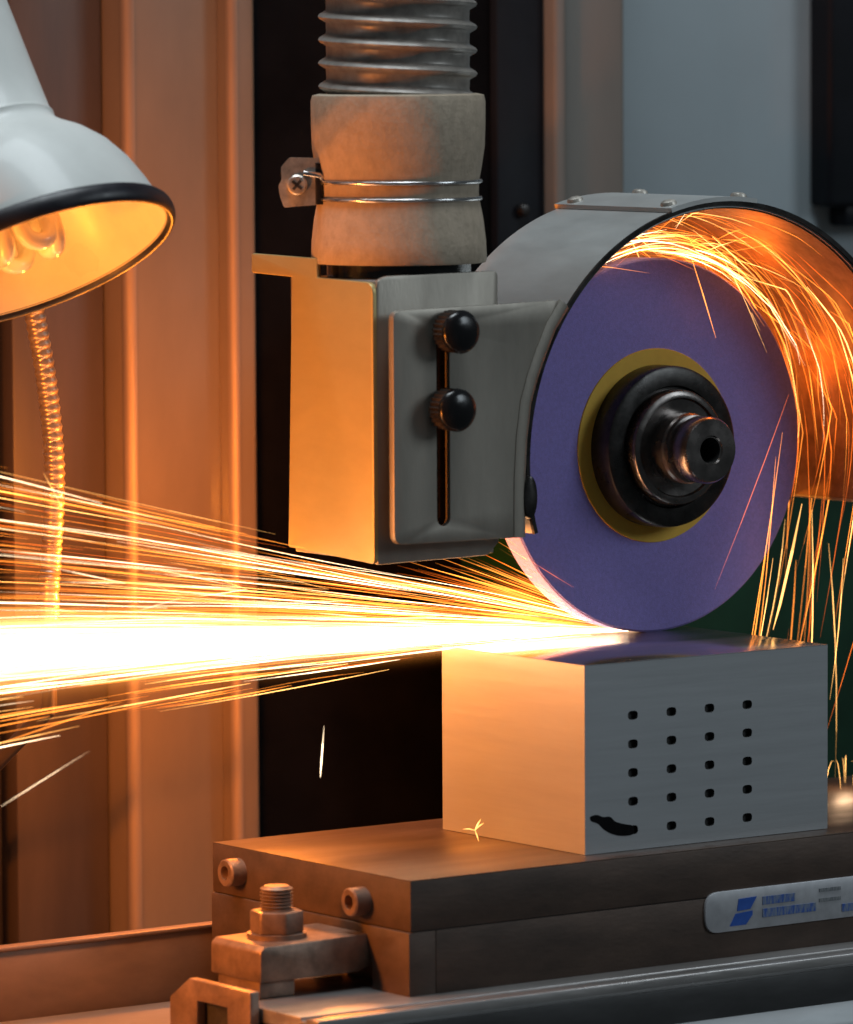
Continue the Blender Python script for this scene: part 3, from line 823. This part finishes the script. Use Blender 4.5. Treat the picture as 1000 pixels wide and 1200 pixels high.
for i in range(64):
    spd = rg.uniform(700, 3000)
    pth = orbit(rg.gauss(88, 28), spd, rg.uniform(-.02, .5), rg.uniform(78, 142))
    lo_ = rg.random()*.7; hi_ = lo_+rg.uniform(.12, .4)
    mi = rg.choices([0, 1, 2, 3], [3.4, 5, 2.2, .5])[0]
    if pth and pth[-1].z < 70: pth = [p for p in pth if p.z > 60 or (p.x > 226 and i % 4 == 0)]
    if len(pth) < 12: continue
    chop(pth, lo_, min(1, hi_), rg.uniform(.08, .16)+.34*rg.random()**3, mi)
# a band hugging the top of the wheel
for i in range(60):
    a0 = rg.uniform(60, 118); a1 = a0-rg.uniform(15, 50); r_ = 106+rg.random()**2*14; y = rg.uniform(108, 134)
    pts = [(CX+(r_+k*rg.uniform(.1, .9))*math.cos(math.radians(a0+(a1-a0)*k/8)), y, CZ+(r_+k*.5)*math.sin(math.radians(a0+(a1-a0)*k/8))) for k in range(9)]
    sh.add(pts, rg.uniform(.10, .2)+.25*rg.random()**3, rg.choices([0, 1, 2, 3], [2, 4, 3, 1.4])[0])
# straight tangential flights through the mouth of the hood
for i in range(95):
    a = math.radians(rg.uniform(58, 122)); r_ = rg.uniform(108, 128); y = rg.uniform(96, 138)
    p = Vector((CX+r_*math.cos(a), y, CZ+r_*math.sin(a))); an = a-PI/2+rg.gauss(0, .42)
    d = Vector((math.cos(an), rg.gauss(-.05, .12), math.sin(an))); l = rg.uniform(12, 55)
    q = p+d*l
    if Vector((q.x-CX, 0, q.z-CZ)).length > 129.5: q = p+d*l*.4
    if Vector((q.x-CX, 0, q.z-CZ)).length > 131: continue
    sh.add([p, p+(q-p)*.5+Vector((0, 0, .6)), q], rg.uniform(.12, .3), rg.choices([0, 1, 2, 3], [2, 4, 2, .8])[0])
# falling ones, steep, some drifting back towards the wheel
for i in range(24):
    x0 = rg.uniform(212, 300); y = rg.uniform(90, 175); z0 = rg.uniform(-10, 130); l = rg.uniform(70, 170)
    dx = rg.gauss(-.10, .12)
    if x0-.75*(y-115) < 216: continue
    pts = [Vector((x0+dx*l*t-6*t*t, y, z0-l*t)) for t in (0, .25, .5, .75, 1)]
    pts = [p for p in pts if p.z > -100 and not (p.x < BX+3 and p.z < 2)]
    if len(pts) < 3: continue
    if any(Vector((p.x-CX, 0, p.z-CZ)).length < 106 and 108 < p.y < 131 for p in pts): continue
    sh.add(pts, rg.uniform(.14, .34), rg.choices([0, 1, 2], [4, 5, 1])[0])
# long fine arcs that sweep round under the hood and drop past the wheel
for i in range(28):
    a0 = rg.uniform(35, 105); a1 = rg.uniform(-12, 12); r_ = rg.uniform(110, 127); y = rg.uniform(80, 142)
    arcp = [Vector((CX+(r_+3*math.sin(k*.5))*math.cos(math.radians(a0+(a1-a0)*k/12)), y, CZ+(r_+3*math.sin(k*.5))*math.sin(math.radians(a0+(a1-a0)*k/12)))) for k in range(13)]
    e_ = arcp[-1]; dr = rg.uniform(-.22, .10); dl = rg.uniform(40, 170)
    fall = [e_+Vector((dr*dl*t-10*t*t, 0, -dl*t)) for t in (.2, .4, .6, .8, 1.0)]
    fall = [p for p in fall if p.z > -99 and not (p.x < BX+6 and p.z < 4) and Vector((p.x-CX, 0, p.z-CZ)).length > 106]
    path = arcp+fall; n_ = len(path); i0 = rg.randrange(0, n_-7); i1 = min(n_, i0+rg.randrange(6, 13))
    sh.add(path[i0:i1], rg.uniform(.10, .22), rg.choices([0, 1, 2], [4, 5, 1])[0])
for (q0, q1, rr_) in (((262, 128, 60), (256, 128, -95), .3), ((276, 130, 40), (281, 130, -96), .26), ((248, 135, 55), (228, 135, -30), .24)):
    q0, q1 = Vector(q0), Vector(q1); sh.add([q0+(q1-q0)*t+Vector((3*t*(1-t)*4, 0, 0)) for t in (0, .2, .4, .6, .8, 1)], rr_, 2)
sh.add([Vector(p) for p in ((238, 108, 66), (231, 108, 40), (222, 108, 10), (217, 108, -4))], .85, 2)
for k in range(9):      # a few that bounce off the chuck
    c = Vector((rg.uniform(268, 296), rg.uniform(110, 140), -100)); d = Vector((rg.uniform(-1, 1), rg.uniform(-.4, .4), 0))
    h_ = rg.uniform(3, 14); w_ = rg.uniform(4, 11)
    sh.add([c+d*w_*t+Vector((0, 0, 4*h_*t*(1-t*.6))) for t in (0, .2, .4, .6, .8, 1)], rg.uniform(.08, .18), 2)
sh.build('spark_shower', SPM, 'orange sparks swirling round the guard and falling behind the steel block', 'sparks')

# added glow volume: the bloom and soft halo of the dense sparks
SL = 640.0
gl = lathe_bm([(0, -6), (9, -6), (14, 20), (24, 100), (44, 260), (66, 430), (92, SL), (0, SL)], (0, 0, 0), (1, 0, 0), 40)
me = bm_mesh('spark_glow', gl, 30)
gm = bpy.data.materials.new('spark_bloom'); gm.use_nodes = True
nt = gm.node_tree; N = nt.nodes; Lk = nt.links; N.clear()
def math_(op, a, b=None):
    n = N.new('ShaderNodeMath'); n.operation = op
    for i, q in enumerate((a, b)):
        if q is None: continue
        if isinstance(q, (int, float)): n.inputs[i].default_value = q
        else: Lk.new(q, n.inputs[i])
    return n.outputs[0]
tc = N.new('ShaderNodeTexCoord'); sx = N.new('ShaderNodeSeparateXYZ'); Lk.new(tc.outputs['Object'], sx.inputs[0])
xs = math_('MAXIMUM', sx.outputs[0], 0.0)
wz = math_('ADD', math_('MULTIPLY', xs, .030), .0020)
rz = math_('DIVIDE', sx.outputs[2], wz); ry = math_('DIVIDE', sx.outputs[1], math_('MULTIPLY', wz, 1.0))
r2 = math_('ADD', math_('MULTIPLY', rz, rz), math_('MULTIPLY', ry, ry))
g = math_('POWER', 2.718, math_('MULTIPLY', r2, -1.0))
near = math_('ADD', math_('MULTIPLY', math_('MINIMUM', math_('DIVIDE', xs, .16), 1.0), .68), .32)   # the jet is thin where it starts
st_ = math_('MULTIPLY', math_('MULTIPLY', math_('DIVIDE', g, wz), 1.6), near)
em = N.new('ShaderNodeEmission'); mc = N.new('ShaderNodeMix'); mc.data_type = 'RGBA'; Lk.new(g, mc.inputs['Factor'])
mc.inputs[6].default_value = (1.0, .30, .04, 1); mc.inputs[7].default_value = (1.0, .80, .52, 1)   # hotter towards the middle
Lk.new(mc.outputs[2], em.inputs[0]); Lk.new(st_, em.inputs[1])
om = N.new('ShaderNodeOutputMaterial'); Lk.new(em.outputs[0], om.inputs['Volume'])
me.materials.append(gm)
go = bpy.data.objects.new('spark_glow', me); COL.objects.link(go)
go.location = P0*MM
ax = Vector((-math.cos(D2(2.3)), 0, math.sin(D2(2.3))))
zx = Vector((math.sin(D2(2.3)), 0, math.cos(D2(2.3)))); yx = zx.cross(ax)
mm = Matrix.Identity(4)
for i in range(3): mm[i][0], mm[i][1], mm[i][2] = ax[i], yx[i], zx[i]
go.rotation_euler = mm.to_euler()
tag(go, 'white hot bloom added as a glow around the spark stream leaving the wheel', 'glow', None, 'stuff')
